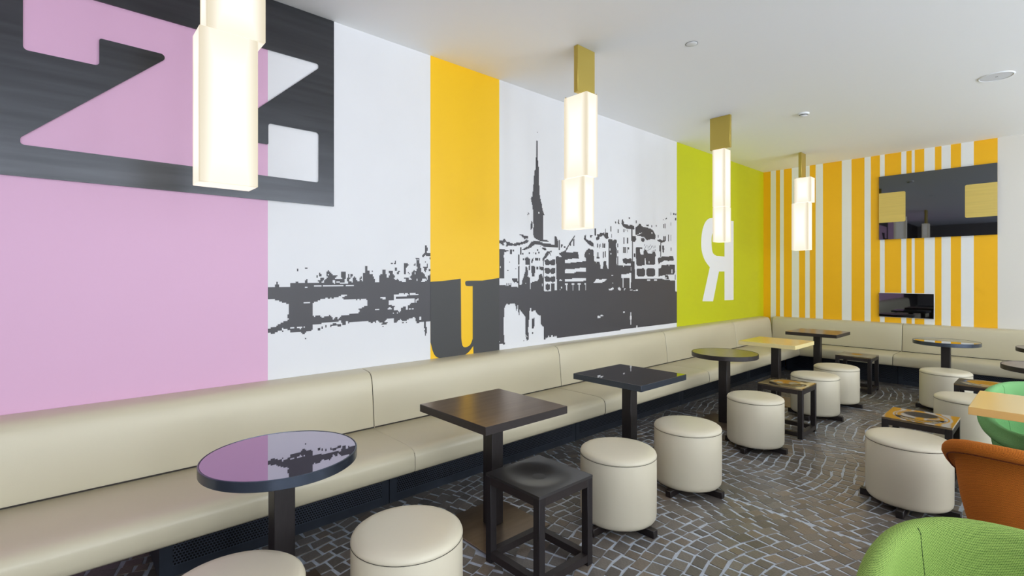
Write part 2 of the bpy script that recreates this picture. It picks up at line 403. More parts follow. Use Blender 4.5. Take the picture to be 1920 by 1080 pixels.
# trees A
P('A','525,400 540,382 555,400 555,415 545,425 528,415'); Rr('A','503,415,520,432')
P('A','503,450 515,460 540,455 550,437 578,440 575,460 560,470 560,492 525,492 525,470 505,465')
P('A','575,492 590,460 615,430 605,415 610,395 590,388 612,372 625,360 645,385 660,395 680,410 712,415 705,430 690,435 700,448 680,462 668,470 675,492'); Rr('A','620,392,632,415',0)
P('A','690,455 760,450 762,460 757,420 757,380 780,372 805,378 805,440 785,455 785,485 740,492 690,492'); Rr('A','676,468,690,488 710,470,745,480 800,445,808,485',0)
Rr('A','820,405,833,430 850,410,864,440 812,430,826,450 835,475,864,495 826,455,836,492')
Rr('A','300,348,313,372 392,337,415,350 515,945,537,968 560,935,571,955 385,1045,396,1058 595,915,610,938 205,960,215,975')
# trees B
P('B','10,405 25,405 22,425 38,440 30,455 15,455 15,478 0,478 0,430 10,430'); Rr('B','40,405,55,425 35,425,45,435')
P('B','60,475 60,435 75,425 100,435 102,475'); P('B','125,475 130,430 150,428 160,445 145,448 145,455 160,478 100,478')
P('B','160,478 168,460 165,410 163,385 175,385 178,395 190,385 190,312 210,312 210,370 228,365 228,385 240,400 262,405 270,430 280,445 285,478')
P('B','325,478 325,455 345,450 330,440 335,415 350,402 368,402 358,385 360,360 375,350 395,360 398,375 385,390 405,400 402,430 425,430 420,415 440,400 438,388 420,385 422,370 460,362 470,380 470,400 485,410 480,450 500,460 510,440 525,445 520,462 560,475 560,485')
P('B','600,478 605,455 580,445 580,432 595,440 605,428 625,432 628,450 640,455 655,478'); P('B','640,475 655,450 640,430 660,405 665,365 685,360 705,375 715,330 705,300 708,260 700,240 725,230 740,250 738,285 748,300 748,330 755,345 755,478')
Rr('B','685,378,700,405 702,445,718,465 712,245,722,255',0)
P('B','755,380 770,378 790,400 785,415 800,425 812,440 805,455 790,440 768,440 762,470 755,470'); P('B','790,475 820,455 820,420 830,408 850,405 860,475')
P('B','578,290 612,285 625,305 622,325 600,330 594,335 594,398 578,395 578,350 568,345 578,340'); P('B','690,275 693,300 705,312 700,318 670,318 678,300 685,295')
P('B','480,285 495,265 497,302 482,295'); Rr('B','445,283,463,292 485,335,505,362 253,360,265,380 218,362,228,380')
P('B','510,375 540,362 540,375 528,390 520,405 510,400'); P('B','618,375 628,378 638,400 628,398')
P('B','765,225 770,200 785,185 795,165 788,130 795,105 806,105 808,125 820,140 822,160 810,175 812,182 860,182 860,222 810,222 800,200 790,205 780,230')
Rr('B','788,270,803,279 838,232,848,250 845,290,852,320 830,350,852,368 845,375,852,400')
P('B','775,330 805,325 815,292 820,330 808,340 805,365 795,378 778,370 782,345')
# ---- right print: spire
P('F','165,160 175,160 180,225 178,330 184,335 188,430 190,490 192,565 197,640 205,680 215,720 222,770 238,812 225,815 225,1030 275,1040 276,1052 200,1045 150,1015 142,1010 140,790 130,720 118,670 122,652 133,650 137,600 140,550 147,545 147,475 152,420 160,410 161,310 166,300')
Rr('F','170,80,178,88 186,788,194,800'); P('F','92,795 100,792 103,805 90,812'); P('F','120,865 130,868 135,930 118,942')
Rr('F','186,788,194,800 140,890,147,925 142,950,147,960',0)
# water + mass
M(('C','15,560 60,555 80,565 110,560 120,572 170,575 175,570 182,555 200,553 205,520 215,490 232,480 265,505 270,540 330,520 335,480 355,470 365,500 365,600 380,603 430,603 475,600 540,600'),
  ('D','90,600 245,598 540,600'),('E','165,590 370,590 400,600 480,600 480,690 495,690 495,937 0,997'),('D','540,905 15,972'),('C','475,972 470,955 400,965 380,985 15,1000'))
P('C','62,745 80,705 90,705 90,715 110,705 150,705 160,770 170,705 172,705 175,795 182,795 184,745 228,805 230,945 245,960 262,990 262,1100 65,1100 60,900',0)
P('C','258,800 264,735 272,735 274,765 285,765 290,755 310,760 312,775 330,790 350,800 348,860 370,885 374,1100 262,1100 250,900 256,840',0)
P('C','278,820 298,815 298,880 288,900 280,895'); P('C','228,950 240,962 250,955 255,980 240,990'); Rr('C','213,988,220,998 280,925,287,937')
P('C','26,1000 45,1003 55,995 72,1010 72,1022 45,1018 26,1015')
Rr('C','385,965,392,985 405,955,415,968 430,950,440,975 455,950,462,975',0)
# houses C
P('C','180,165 190,165 250,177 248,195 232,195 225,205 212,190 200,178')
P('C','15,212 45,215 60,200 72,203 85,222 130,232 128,255 90,255 80,262 70,240 60,250 50,250 40,240 15,225'); P('C','58,235 72,218 82,240 76,258 64,250',0)
P('C','130,242 160,228 185,228 215,218 235,205 258,212 240,230 210,240 170,250 140,255')
P('C','205,280 250,255 262,240 270,225 300,213 350,222 365,230 460,245 458,268 430,262 380,262 345,245 300,245 265,270 215,290 205,285')
P('C','345,255 360,268 390,272 392,290 365,282'); P('C','460,175 470,180 482,215 482,262 455,268 458,235 464,205')
P('C','15,275 60,280 100,293 65,302 58,340 62,350 62,510 15,505')
Rr('C','30,410,36,428',0); Rr('C','110,285,122,320 128,285,142,298 188,265,196,318 172,320,182,400 172,410,182,575 205,305,215,322 100,373,110,385 88,440,96,446 150,425,158,435 488,205,494,285 505,250,516,265 210,350,218,365')
P('C','225,350 240,338 250,345 262,352 262,405 228,400'); P('C','230,410 245,425 250,480 215,500 222,470 228,450')
P('C','272,412 300,410 305,430 298,495 278,490 275,440'); P('C','280,355 292,345 290,372 278,390 272,375')
Rr('C','302,350,313,366 316,345,328,370 335,347,345,366 255,302,266,318 303,302,313,318 318,278,328,290 330,302,340,316 288,302,294,310 256,410,262,445 315,415,330,435')
P('C','340,412 370,420 368,448 350,445 335,430'); P('C','120,505 140,510 150,502 165,510 172,545 150,535 140,542 130,525')
P('C','358,362 395,298 430,292 435,305 420,305 428,330 420,325 410,308 405,330 385,350 368,368')
for y in (360,425,490):
    P('C',f'378,{y+4} 395,{y-2} 412,{y+3} 420,{y+12} 430,{y+4} 450,{y-2} 462,{y+2} 462,{y+38} 445,{y+48} 430,{y+44} 420,{y+36} 412,{y+46} 395,{y+46} 380,{y+34}')
Rr('C','366,370,374,410 366,430,374,600'); P('C','385,555 400,548 418,555 418,595 400,600 387,592'); Rr('C','430,545,455,600')
Rr('C','378,600,430,606',0); Rr('C','462,340,474,600',0); P('C','476,335 540,345 540,600 476,600'); P('C','490,312 540,290 540,338 510,340')
P('C','485,530 500,512 515,515 518,530',0); Rr('C','508,570,515,590 265,505,270,590 228,540,236,552 355,545,361,565 117,548,124,560 136,560,150,572',0); Rr('C','270,500,290,530 300,505,322,525',0)
for x in (80,95,112): Rr('C',f'{x},545,{x+7},566')
# D
P('D','8,335 60,345 245,345 245,600 18,600'); P('D','35,315 55,308 75,297 110,305 180,300 188,345 110,352 60,338')
P('D','75,300 100,255 152,172 160,178 110,255 85,300'); Rr('D','145,200,152,252 32,205,38,285 48,240,60,258 70,258,82,270 117,232,125,250')
P('D','0,175 12,178 22,205 27,270 8,265 0,240')
P('D','80,362 150,352 245,346 245,372 130,385 80,388',0); P('D','80,437 155,432 160,427 245,424 245,452 155,458 150,465 80,465',0); P('D','80,515 130,512 135,507 245,506 245,526 160,530 80,530',0)
for x in (88,138,187,238): Rr('D',f'{x},545,{x+7},600 {x-8},543,{x+14},556',0)
P('D','32,528 45,510 60,525',0); Rr('D','50,570,57,582 38,590,44,598',0)
P('D','245,600 245,350 230,338 232,320 238,300 262,275 300,285 308,370 322,380 328,400 328,430 418,430 420,235 413,205 430,200 445,203 455,215 465,205 485,215 475,240 480,300 478,400 470,418 540,420 540,600')
P('D','300,543 325,512 360,515 405,508 400,520 380,535 350,543',0); Rr('D','440,483,475,487 265,310,272,320 425,275,435,290 432,310,440,320 448,540,468,545 485,470,492,476 480,525,486,535 530,470,538,575',0)
P('D','415,585 425,590 455,575 460,590 440,600 425,598',0); P('D','490,578 515,585 510,600 495,595',0)
P('D','228,205 230,175 242,165 246,205 280,215 300,232 305,262 285,255 262,240 245,220')
Rr('D','312,115,320,172 392,118,397,150 275,170,295,176 276,176,288,190 435,100,442,140 440,160,445,190 492,125,498,155 488,235,494,262 488,290,494,310')
P('D','325,165 345,165 350,155 385,150 388,160 400,148 415,152 418,195 400,200 392,190 380,170 365,180 350,185 345,205 325,210 320,190 335,180')
Rr('D','328,237,336,268 343,240,349,272 352,235,357,262 372,235,378,270 381,240,385,268 387,232,393,270 328,300,334,350 336,305,342,345 375,300,382,345 388,295,397,345 325,340,350,352')
P('D','325,430 325,375 345,375 355,405 355,430'); P('D','375,430 380,375 400,372 402,400 412,430')
Rr('D','480,355,490,415 495,360,500,400 335,800,355,815 355,792,380,800',0)
P('D','470,60 480,72 472,88'); P('D','490,80 495,45 502,62 503,82'); P('D','520,60 528,45 540,70 540,105 528,95')
Rr('D','335,802,352,812 358,794,380,800',0)
# E
P('E','62,160 75,145 82,165 110,172 120,180 135,172 160,182 165,207 130,205 100,200 75,188'); P('E','170,195 190,180 200,165 212,168 222,185 260,195 285,200 310,215 328,250 326,288 290,285 260,292 240,270 200,258 170,250')
Rr('E','200,235,212,245 215,232,222,240 295,232,305,242 188,245,196,252',0); Rr('E','140,205,150,300 142,180,150,200')
P('E','145,262 172,260 178,285 168,305 150,302'); P('E','215,275 235,275 245,290 235,305 215,300')
Rr('E','78,270,86,322 105,270,115,320 75,345,83,392 86,345,96,392 105,345,110,392 112,345,122,362 145,300,153,455 158,395,170,425')
Rr('E','80,205,86,230 95,210,100,222 108,208,113,225 37,130,45,160 15,150,20,165 120,115,128,125 175,140,182,160 385,128,390,135 405,120,415,130 445,75,450,95 465,80,475,95 480,85,490,100 478,120,488,140 255,170,275,182 295,178,300,190 345,250,352,275 330,175,338,185')
P('E','70,440 95,430 110,440 140,430 142,475 115,470 100,478 78,470')
P('E','0,495 10,500 20,490 135,492 138,545 100,556 70,560 70,665 0,660'); P('E','0,345 18,338 25,360 25,430 20,440 28,500 0,500'); P('E','0,290 20,288 28,305 15,330 0,335')
Rr('E','30,415,38,500'); Rr('E','75,490,82,500',0); P('E','135,458 165,455 168,590 165,665 140,665 140,560'); Rr('E','80,585,125,665'); Rr('E','60,560,138,585 70,560,80,660 126,585,136,665',0)
P('E','175,350 190,345 225,348 225,360 205,362 205,380 212,402 235,405 236,380 243,360 255,370 262,378 268,395 300,395 310,385 322,380 332,410 325,425 325,480 300,486 255,480 250,435 245,435 245,488 200,492 180,488 175,420')
Rr('E','245,432,251,486 275,455,280,470',0)
for x,w in ((180,68),(255,71)): P('E',f'{x},520 {x+12},512 {x+w-12},512 {x+w},525 {x+w},565 {x+w-12},573 {x+12},575 {x},560')
for i,x in enumerate(range(240,330,9)): Rr('E',f'{x},{325+(i*37%23)},{x+4},{337+(i*37%23)} {x+3},{350+(i*53%29)},{x+8},{362+(i*53%29)}')
P('E','345,430 370,428 380,418 465,418 472,450 430,455 400,450 365,468 352,480 348,455'); P('E','350,515 370,508 375,488 440,482 478,485 480,540 470,560 410,562 350,575')
Rr('E','452,520,460,550 430,484,436,492',0); P('E','402,568 418,562 430,575 432,598 405,598'); Rr('E','405,580,415,590',0)
Rr('E','358,330,366,380 365,300,372,420'); P('E','342,290 365,285 380,295 405,290 400,305 375,312 345,300'); P('E','380,335 392,332 396,360 392,390 382,388')
Rr('E','388,165,394,200 400,165,406,200 445,155,450,180 388,260,396,295 400,260,408,300 428,250,434,300 445,250,450,300 447,350,452,375')
Rr('E','170,578,370,588 75,848,88,856 132,855,138,950 128,880,142,910 178,957,186,972 262,600,285,606 315,598,340,606 130,676,150,684 155,680,170,688 175,674,190,690 480,598,492,690',0)
P('E','35,665 45,658 60,672 55,685 42,682',0); Rr('E','400,600,480,604',0)
Rr('E','478,560,484,600',1)
CELL = .009
def inside(px, py, poly):
    c = np.zeros(px.shape, bool); n = len(poly); j = n-1
    for i in range(n):
        xi, yi = poly[i]; xj, yj = poly[j]
        if yi != yj: c ^= ((yi > py) != (yj > py)) & (px < (xj-xi)*(py-yi)/(yj-yi)+xi)
        j = i
    return c
def raster(y0, y1, z0, z1):
    ny, nz = round((y1-y0)/CELL), round((z1-z0)/CELL)
    YY, ZZ = np.meshgrid(y0+(np.arange(ny)+.5)*(y1-y0)/ny, z0+(np.arange(nz)+.5)*(z1-z0)/nz)
    sn, cs = math.sin(YAW), math.cos(YAW); wv = -sn*XL+cs*YY
    px = 960+F_PX*(cs*XL+sn*YY)/wv; py = HORIZON-F_PX*(ZZ-EYE)/wv; g = np.zeros(YY.shape, bool)
    for c, p in ops:
        m = (px > p[:, 0].min()-1) & (px < p[:, 0].max()+1)
        g[m] = np.where(inside(px[m], py[m], p), bool(c), g[m])
    return g.tolist()
tag(print_mesh('bridge_print', raster(Y1, Y2, .95, 2.0), Y1, Y2, .95, 2.0, .0015, INK), 'charcoal pixelated print of an arched bridge and trees between the pink and yellow fields', 'mural')
tag(print_mesh('skyline_print', raster(Y3, Y4, .85, 3.25), Y3, Y4, .85, 3.25, .0015, INK), 'charcoal pixelated print of a riverside town with tall church spire, on the white wall', 'mural')
U = [(2.3095, 1.507), (2.436, 1.513), (2.623, 1.532), (2.629, 1.007), (2.640, .931), (2.680, .918), (2.732, .935), (2.757, .99), (2.757, 1.465), (2.703, 1.465), (2.675, 1.470), (2.672, 1.510), (2.703, 1.514), (2.87, 1.514), (3.0736, 1.538), (3.0736, .857), (2.766, .845), (2.764, .926), (2.70, .862), (2.615, .845), (2.43, .845), (2.345, .875), (2.3095, 1.0)]
UF = [0, 0, 0, 0, 1, 1, 1, 0, 0, 1, 1, 1, 1, 0, 0, 0, 0, 0, 1, 1, 1, 1, 0]
tag(plate('letter_u', [chaikin(U, UF)], .0012, .003, UINK), 'large charcoal slab letter u painted low on the yellow wall field', 'letter')
R1 = [(8.086, 1.174), (7.764, 1.177), (7.764, 1.633), (7.573, 1.631), (7.377, 1.174), (7.041, 1.186), (7.274, 1.692), (7.114, 1.787), (7.015, 1.92), (7.0, 2.09), (7.05, 2.28), (7.19, 2.42), (7.40, 2.45), (7.70, 2.45), (8.086, 2.45)]
R1F = [0, 0, 0, 0, 0, 0, 0, 1, 1, 1, 1, 1, 1, 0, 0]
R2 = [(7.764, 2.27), (7.764, 1.867), (7.50, 1.869), (7.36, 1.90), (7.325, 2.03), (7.33, 2.2), (7.45, 2.27)]
tag(plate('letter_r', [chaikin(R1, R1F), chaikin(R2, [0, 0, 0, 1, 1, 1, 1])], .0012, .003, RWHITE), 'large white mirrored letter R on the lime green wall field', 'letter')

# steel plate with the cut-out letter Z
zc = [(-.138, 3.064), (-.138, 2.707), (.162, 2.709), (.162, 2.861), (.49, 2.86), (-.148, 2.258), (-.148, 2.222), (1.369, 2.22), (1.369, 2.576), (1.031, 2.575), (1.031, 2.432), (.728, 2.432), (1.367, 3.035), (1.367, 3.066)]
zr = [.02, .02, .02, .012, .02, .02, .02, .02, .02, .02, .008, .008, .02, .012]
sp = plate('steel_panel', [rect(-.25, 2.06, 1.477, ZC-.004), rounded(zc, zr)], .001, .012, STEEL)
tag(sp, 'dark brushed steel panel with the letter Z cut out, high on the pink wall', 'wall panel')
# back wall: gloss plates
gp = thing('gloss_panel', 'large black gloss plate with two gold squares on the striped back wall', 'wall panel', (-1.213, YB, 2.6))
def local_plate(name, x0, z0, x1, z1, d0, d1, m, parent, rad=None):
    lx, ly, lz = parent.location
    lp = rect(x0, z0, x1, z1)
    if rad: lp = rounded(lp, rad)
    o = plate(name, [lp], d0, d1, m, None, 'y'); o.parent = parent; o.data.transform(Matrix.Translation((-lx, -ly, -lz))); return o
local_plate('plate', -1.863, 2.114, -.564, 3.074, .002, .03, BLACKGLASS, gp)
local_plate('gold_square', -1.863, 2.37, -1.541, 2.818, .0305, .033, GOLD, gp, [0, .02, .02, 0])
local_plate('gold_square', -.886, 2.362, -.564, 2.817, .0305, .033, GOLD, gp, [.02, 0, 0, .02])
gs = thing('gloss_panel', 'small black gloss plate low on the striped back wall, above the bench', 'wall panel', (-1.54, YB, 1.12))
local_plate('plate', -1.863, .944, -1.22, 1.30, .004, .03, BLACKGLASS, gs)
local_plate('backing', -1.868, .938, -1.216, 1.306, .0, .004, RWHITE, gs)

# ================================================================== CEILING FITTINGS
dl = thing('ceiling_rose', 'small round white ceiling cap, nearest of the three ceiling discs', 'ceiling disc', (-1.979, 3.737, ZC))
lathe('disc', [(0, -.006), (.036, -.006), (.043, -.003), (.045, 0)], PLASTIC, dl, 40)
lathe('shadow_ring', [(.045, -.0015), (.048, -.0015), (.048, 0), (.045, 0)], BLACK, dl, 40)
sd = thing('smoke_detector', 'white domed smoke detector on the ceiling with dark vent slots', 'smoke detector', (-1.967, 6.275, ZC))
lathe('base', [(0, -.018), (.054, -.018), (.058, -.012), (.058, 0)], PLASTIC, sd, 40)
lathe('vent', [(.04, -.026), (.043, -.026), (.043, -.018), (.04, -.018)], BLACK, sd, 40)
lathe('sensor_head', [(0, -.04), (.022, -.039), (.034, -.034), (.043, -.026), (0, -.026)], PLASTIC, sd, 40)
cs = thing('ceiling_speaker', 'wide flat round white ceiling speaker, largest of the ceiling discs', 'speaker', (-.40, 6.437, ZC))
lathe('rim', [(.112, -.004), (.118, -.008), (.126, -.005), (.128, 0), (.11, 0)], PLASTIC, cs, 56)
lathe('grille', [(0, -.005), (.11, -.004), (.11, 0)], mat('speaker_mesh', srgb(222, 224, 228), .6, bump=.5, bscale=900), cs, 56)
box('badge', -.006, -.003, -.0065, .012, .003, -.0045, BLACK, cs)

def lamp(brass, s1, s2, label):
    cx, cy = (s1[0]+s1[1])/2, (s1[2]+s1[3])/2
    t = thing('pendant_lamp', label, 'lamp', (cx, cy, ZC), group='stacked box pendant lamps along the left wall')
    def b(name, r, z0, z1, m):
        o = box(name, r[0]-cx, r[2]-cy, z0-ZC, r[1]-cx, r[3]-cy, z1-ZC, m, t, bev=.003, seg=1); return o
    b('canopy', brass[:4], brass[4], ZC, BRASS)
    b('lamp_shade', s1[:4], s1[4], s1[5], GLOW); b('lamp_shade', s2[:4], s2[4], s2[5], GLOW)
    # brass corner pins between the boxes
    z = s1[5]
    for (x, y) in ((s1[0]+.01, s1[2]+.01), (s1[1]-.01, s1[2]+.01), (s1[1]-.01, s1[3]-.01), (s1[0]+.01, s1[3]-.01)): box('corner_pin', x-cx-.004, y-cy-.004, z-ZC, x-cx+.004, y-cy+.004, z-ZC+.008, BRASS, t)

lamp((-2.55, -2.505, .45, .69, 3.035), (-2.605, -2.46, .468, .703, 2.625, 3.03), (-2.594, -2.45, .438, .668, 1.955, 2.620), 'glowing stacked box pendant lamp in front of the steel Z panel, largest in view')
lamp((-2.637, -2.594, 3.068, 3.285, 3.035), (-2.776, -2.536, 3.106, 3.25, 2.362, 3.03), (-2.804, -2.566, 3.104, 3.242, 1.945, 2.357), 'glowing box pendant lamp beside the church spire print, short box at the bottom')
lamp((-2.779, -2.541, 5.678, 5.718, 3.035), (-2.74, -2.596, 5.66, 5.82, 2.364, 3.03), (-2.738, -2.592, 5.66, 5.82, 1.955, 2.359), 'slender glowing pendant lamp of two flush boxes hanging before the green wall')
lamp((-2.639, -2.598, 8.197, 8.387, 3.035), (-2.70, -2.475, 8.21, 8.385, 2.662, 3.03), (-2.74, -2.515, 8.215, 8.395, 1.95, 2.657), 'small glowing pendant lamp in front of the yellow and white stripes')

# ================================================================== BENCHES
G = 'cream leather bench units along the walls'
SEATP = [(-3.345, .302), (-2.80, .302), (-2.768, .306), (-2.756, .318), (-2.752, .345), (-2.755, .40), (-2.762, .425), (-2.78, .442), (-2.81, .452), (-2.86, .456), (-3.1, .457), (-3.335, .455), (-3.345, .45)]
BACKP = [(XL+.004, .30), (-3.347, .30), (-3.347, .46), (-3.36, .62), (-3.376, .76), (-3.385, .80), (-3.395, .822), (-3.412, .840), (-3.44, .850), (-3.50, .856), (XL+.004, .857)]
def seam_or_shade_tube(o, pts, r=.0022, name='seam', m=None):
    vs, fs = [], []; k = 5
    for i, p in enumerate(pts):
        p = Vector(p); d = (Vector(pts[min(i+1, len(pts)-1)])-Vector(pts[max(i-1, 0)])).normalized()
        a = d.orthogonal().normalized(); b = d.cross(a)
        for q in range(k): vs.append(p+(a*math.cos(2*PI*q/k)+b*math.sin(2*PI*q/k))*r)
    for i in range(len(pts)-1):
        for q in range(k): fs.append((i*k+q, i*k+(q+1) % k, (i+1)*k+(q+1) % k, (i+1)*k+q))
    return link(name, mesh(name, vs, fs), o, m or SEAM_AND_SHADE, smooth=True)
def plinth(parent, a0, a1, p0, p1, turn=False, grille=True):
    """recessed steel plinth with a perforated grille between p0 and p1"""
    e = -3.08 if not turn else 8.955
    if not turn: box('plinth', XL+.01, a0+.003, 0, e, a1-.003, .301, KICK, parent); 
    else: box('plinth', a0+.003, e, 0, a1-.003, YB-.01, .301, KICK, parent)
    if grille:
        if not turn: box('vent_grille', e+.0002, p0, .056, e+.003, p1, .29, PERF, parent)
        else: box('vent_grille', p0, e-.003, .056, p1, e-.0002, .29, PERF, parent)
SEATS = [(-2.1, -.32), (-.32, 1.671), (1.671, 3.64), (3.64, 5.619), (5.619, 7.62), (7.62, 8.612)]
BACKS = [(-2.4, -.62), (-.62, 1.691), (1.691, 3.711), (3.711, 5.71), (5.71, 7.72), (7.72, 9.125)]
KICKS = [None, (.372, 1.667), (1.667, 3.614), (3.614, 5.557), (5.557, 7.5), (7.5, 8.95)]
LAB = ['cream leather bench unit just beyond the left edge, next to the pink wall', 'cream leather wall bench unit behind the round mirror-topped table, in front of the pink wall',
       'cream leather wall bench unit behind the brown square table, below the letter u', 'cream leather wall bench unit behind the black square mirror-topped table, below the skyline print',
       'cream leather wall bench unit behind the green-reflecting round table', 'short cream leather bench unit ending in the room corner under the green wall']
for (s0, s1), (b0, b1), k, lab in zip(SEATS, BACKS, KICKS, LAB):
    cy = (s0+s1)/2
    t = thing('wall_bench', lab, 'bench', group=G)
    sweep('seat_cushion', SEATP, s0, s1, LEATHER, t, .010 if s0 > -.1 else .002)
    sweep('back_cushion', BACKP, b0, b1, LEATHER, t, .010)
    zf = [(x, s0, z) for x, z in reversed(SEATP[1:])]
    seam_or_shade_tube(t, [(x+(.004 if x > -2.8 else 0)-.007, y, z-(.0045 if z > .44 else 0)) for x, y, z in zf], .0032)  # dark tube painting the shade in the joint between units
    seam_or_shade_tube(t, [(x-.0055 if z < .83 else x, b0, z-(.0055 if z >= .83 else 0)) for x, z in BACKP[2:]], .0032)
    seam_or_shade_tube(t, [(-3.3435, b0+.004, .4585), (-3.3435, b1-.004, .4585)], .0042)  # dark tube standing in for shade in the seat-to-back crease
    if k: plinth(t, k[0], k[1], k[0]+.061, k[1]-.058)
    else: box('support_rail', XL+.01, s0+.05, .25, -2.95, s1-.05, .3, DARKFOOT, t)
# back wall benches (profile mirrored onto y)
BS = [(8.615+(-2.755-x)*(.505/.59), z) for x, z in SEATP]; BBK = [(YB-.004-(x-XL-.004)*(.17/.212), z) for x, z in BACKP]
for (a0, a1), (c0, c1), lab in (((-3.345, -1.575), (-3.36, -1.56), 'cream leather bench unit on the striped back wall, left one reaching the corner'),
                                ((-1.575, .40), (-1.56, .42), 'cream leather bench unit on the striped back wall under the small black plate'),
                                ((.40, 2.38), (.42, 2.40), 'cream leather bench unit on the back wall, beyond the right edge of view')):
    t = thing('wall_bench', lab, 'bench', group=G)
    sweep('seat_cushion', BS, a0, a1, LEATHER, t, .010, True)
    sweep('back_cushion', BBK, c0, c1, LEATHER, t, .010, True)
    seam_or_shade_tube(t, [(a0, y+.0035, z-(.0045 if z > .44 else 0)) for y, z in reversed(BS[1:])], .0032)  # dark tube as painted shade between the back-wall units
    if a0 > -3: seam_or_shade_tube(t, [(c0, y+.0045 if z < .83 else y, z-(.0055 if z >= .83 else 0)) for y, z in BBK[2:]], .0032)
    seam_or_shade_tube(t, [(c0+.004, BS[0][0]-.0015, .4585), (c1-.004, BS[0][0]-.0015, .4585)], .0042)  # painted crease shade between seat and back, as a dark tube
    plinth(t, max(a0, -3.075), a1, max(a0, -3.0)+.06, a1-.06, True)

# ================================================================== TABLES
TG = 'pedestal tables along the benches'
def pedestal(t, top_z):
    box('post', -.044, -.045, .012, .044, .045, top_z, WENGE, t, .002, 1)
    box('base_plate', -.25, -.25, 0, .25, .25, .010, SATIN, t, .002, 1)
def square_table(x, y, label, m_top, m_edge, w=.655):
    t = thing('square_table', label, 'table', (x, y, 0), group=TG); pedestal(t, .70)
    a = w/2
    box('table_edge', -a, -a, .70, a, a, .7455, m_edge, t, .0015, 1)
    box('table_top', -a+.003, -a+.003, .7456, a-.003, a-.003, .747, m_top, t)
    return t
def round_table(x, y, label, m_top, m_rim, r=.328):
    t = thing('round_table', label, 'table', (x, y, 0), group=TG); pedestal(t, .702)
    lathe('table_rim', [(0, .702), (r-.004, .702), (r, .705), (r, .745), (r-.002, .7475), (r-.005, .7475), (r-.006, .744), (0, .744)], m_rim, t, 96, angle=30)
    lathe('table_top', [(0, .746), (r-.008, .746), (r-.008, .7445), (0, .7445)], m_top, t, 96)
    return t
round_table(-2.39, .751, 'round table with smoked mirror top and steel rim, nearest the camera, reflecting pink', MIRROR, RIM)
square_table(-2.386, 2.008, 'square table with brown satin top in front of the letter u', SATIN, WENGE_H)
square_table(-2.396, 3.49, 'square table with black mirror top and steel-blue lit edge', DMIRROR, RIM)
round_table(-2.395, 5.22, 'round dark table with satin top tinted green, before the green wall', SATIN, WENGE_H)
square_table(-2.39, 6.635, 'square pale maple table with a bright yellow sheen, before the corner', CREAMWOOD, mat('pale_maple_edge', srgb(240, 222, 160), .4))
square_table(-2.39, 8.22, 'square dark brown satin table nearest the room corner', SATIN, WENGE_H)
round_table(-.96, 8.2, 'round mirror-topped table with steel rim reflecting stripes, at the back bench', DMIRROR, RIM)
round_table(-.02, 8.16, 'round grey-topped dark-edged table at the right edge by the back bench', SATIN, WENGE_H)
round_table(-.05, 6.52, 'round grey-topped dark-edged table at the right edge, above the mint chair', SATIN, WENGE_H)
square_table(-.055, 4.48, 'square pale maple table at the right edge, between mint and orange chairs', CREAMWOOD, mat('pale_maple_edge_dark', srgb(226, 184, 112), .4))

# ================================================================== ROUND LEATHER STOOLS
R = .2355
def pouf(loc, label):
    t = thing('round_stool', label, 'stool', (loc[0], loc[1], 0), group='round ivory leather stools on cross feet')
    lathe('body', [(0, .047), (R-.03, .047), (R-.012, .052), (R-.003, .065), (R, .085), (R+.001, .25), (R, .428), (R-.002, .434), (0, .434)], POUF, t, 96, angle=50)
    lathe('seat_pad', [(R-.002, .4345), (R+.001, .437), (R+.001, .444), (R-.004, .456), (R-.018, .466), (R-.05, .472), (R-.12, .475), (0, .477), ], POUF, t, 96, angle=60)
    p = []; k = 72
    lathe('seam', [(R-.001, .433), (R+.0018, .4345), (R-.001, .436)], SEAM_AND_SHADE, t, 96)
    for rz in (0, PI/2):
        o = box('cross_foot', -.27, -.021, 0, .27, .021, .047 if rz else .0465, DARKFOOT, t, .003, 1); o.rotation_euler = (0, 0, rz)
    return t
PO = [((-1.965, .455), 'ivory leather stool cut by the bottom edge, in front of the nearest round table'),
      ((-1.893, 1.112), 'large ivory leather stool in the foreground, left of the dished black cube stool'),
      ((-1.88, 2.613), 'ivory leather stool directly behind the black dished stool in the foreground'),
      ((-1.851, 3.43), 'ivory leather stool beside the black mirror-topped square table, second beyond the black dished stool'),
      ((-1.869, 4.69), 'ivory leather stool beside the round green-tinted table'),
      ((-1.835, 6.216), 'ivory leather stool partly behind a brown dished cube stool, by the pale table'),
      ((-1.831, 6.99), 'ivory leather stool by the corner table, farthest in the row along the left bench'),
      ((-.89, 7.565), 'ivory leather stool in front of the round striped-reflection table at the back bench'),
      ((-.561, 6.066), 'ivory leather stool half hidden behind the pale maple table at the right'),
      ((-.693, 4.25), 'ivory leather stool at the right, partly covered by the orange chair')]
p0 = pouf(*PO[0])
for xy, lab in PO[1:]: dup(p0, (xy[0], xy[1], 0), lab)

# ================================================================== CUBE STOOLS WITH DISHED SEATS
def dished(w, z0, z1, n=36):
    vs, fs = [], []; a = w/2
    def h(x, y):
        r = math.hypot(x, y); q = r/.185
        return z1 - (.016*(1-q*q)**2 if q < 1 else 0)
    for i in range(n+1):
        for j in range(n+1):
            x, y = -a+w*i/n, -a+w*j/n; vs.append((x, y, h(x, y)))
    top = lambda i, j: i*(n+1)+j
    for i in range(n):
        for j in range(n): fs.append((top(i, j), top(i+1, j), top(i+1, j+1), top(i, j+1)))
    per = [top(i, 0) for i in range(n)]+[top(n, j) for j in range(n)]+[top(i, n) for i in range(n, 0, -1)]+[top(0, j) for j in range(n, 0, -1)]
    b = len(vs); vs += [(vs[k][0], vs[k][1], z0) for k in per]; N = len(per)
    for k in range(N): fs.append((per[k], b+k, b+(k+1) % N, per[(k+1) % N]))
    fs.append(tuple(b+k for k in range(N)))
    return vs, fs
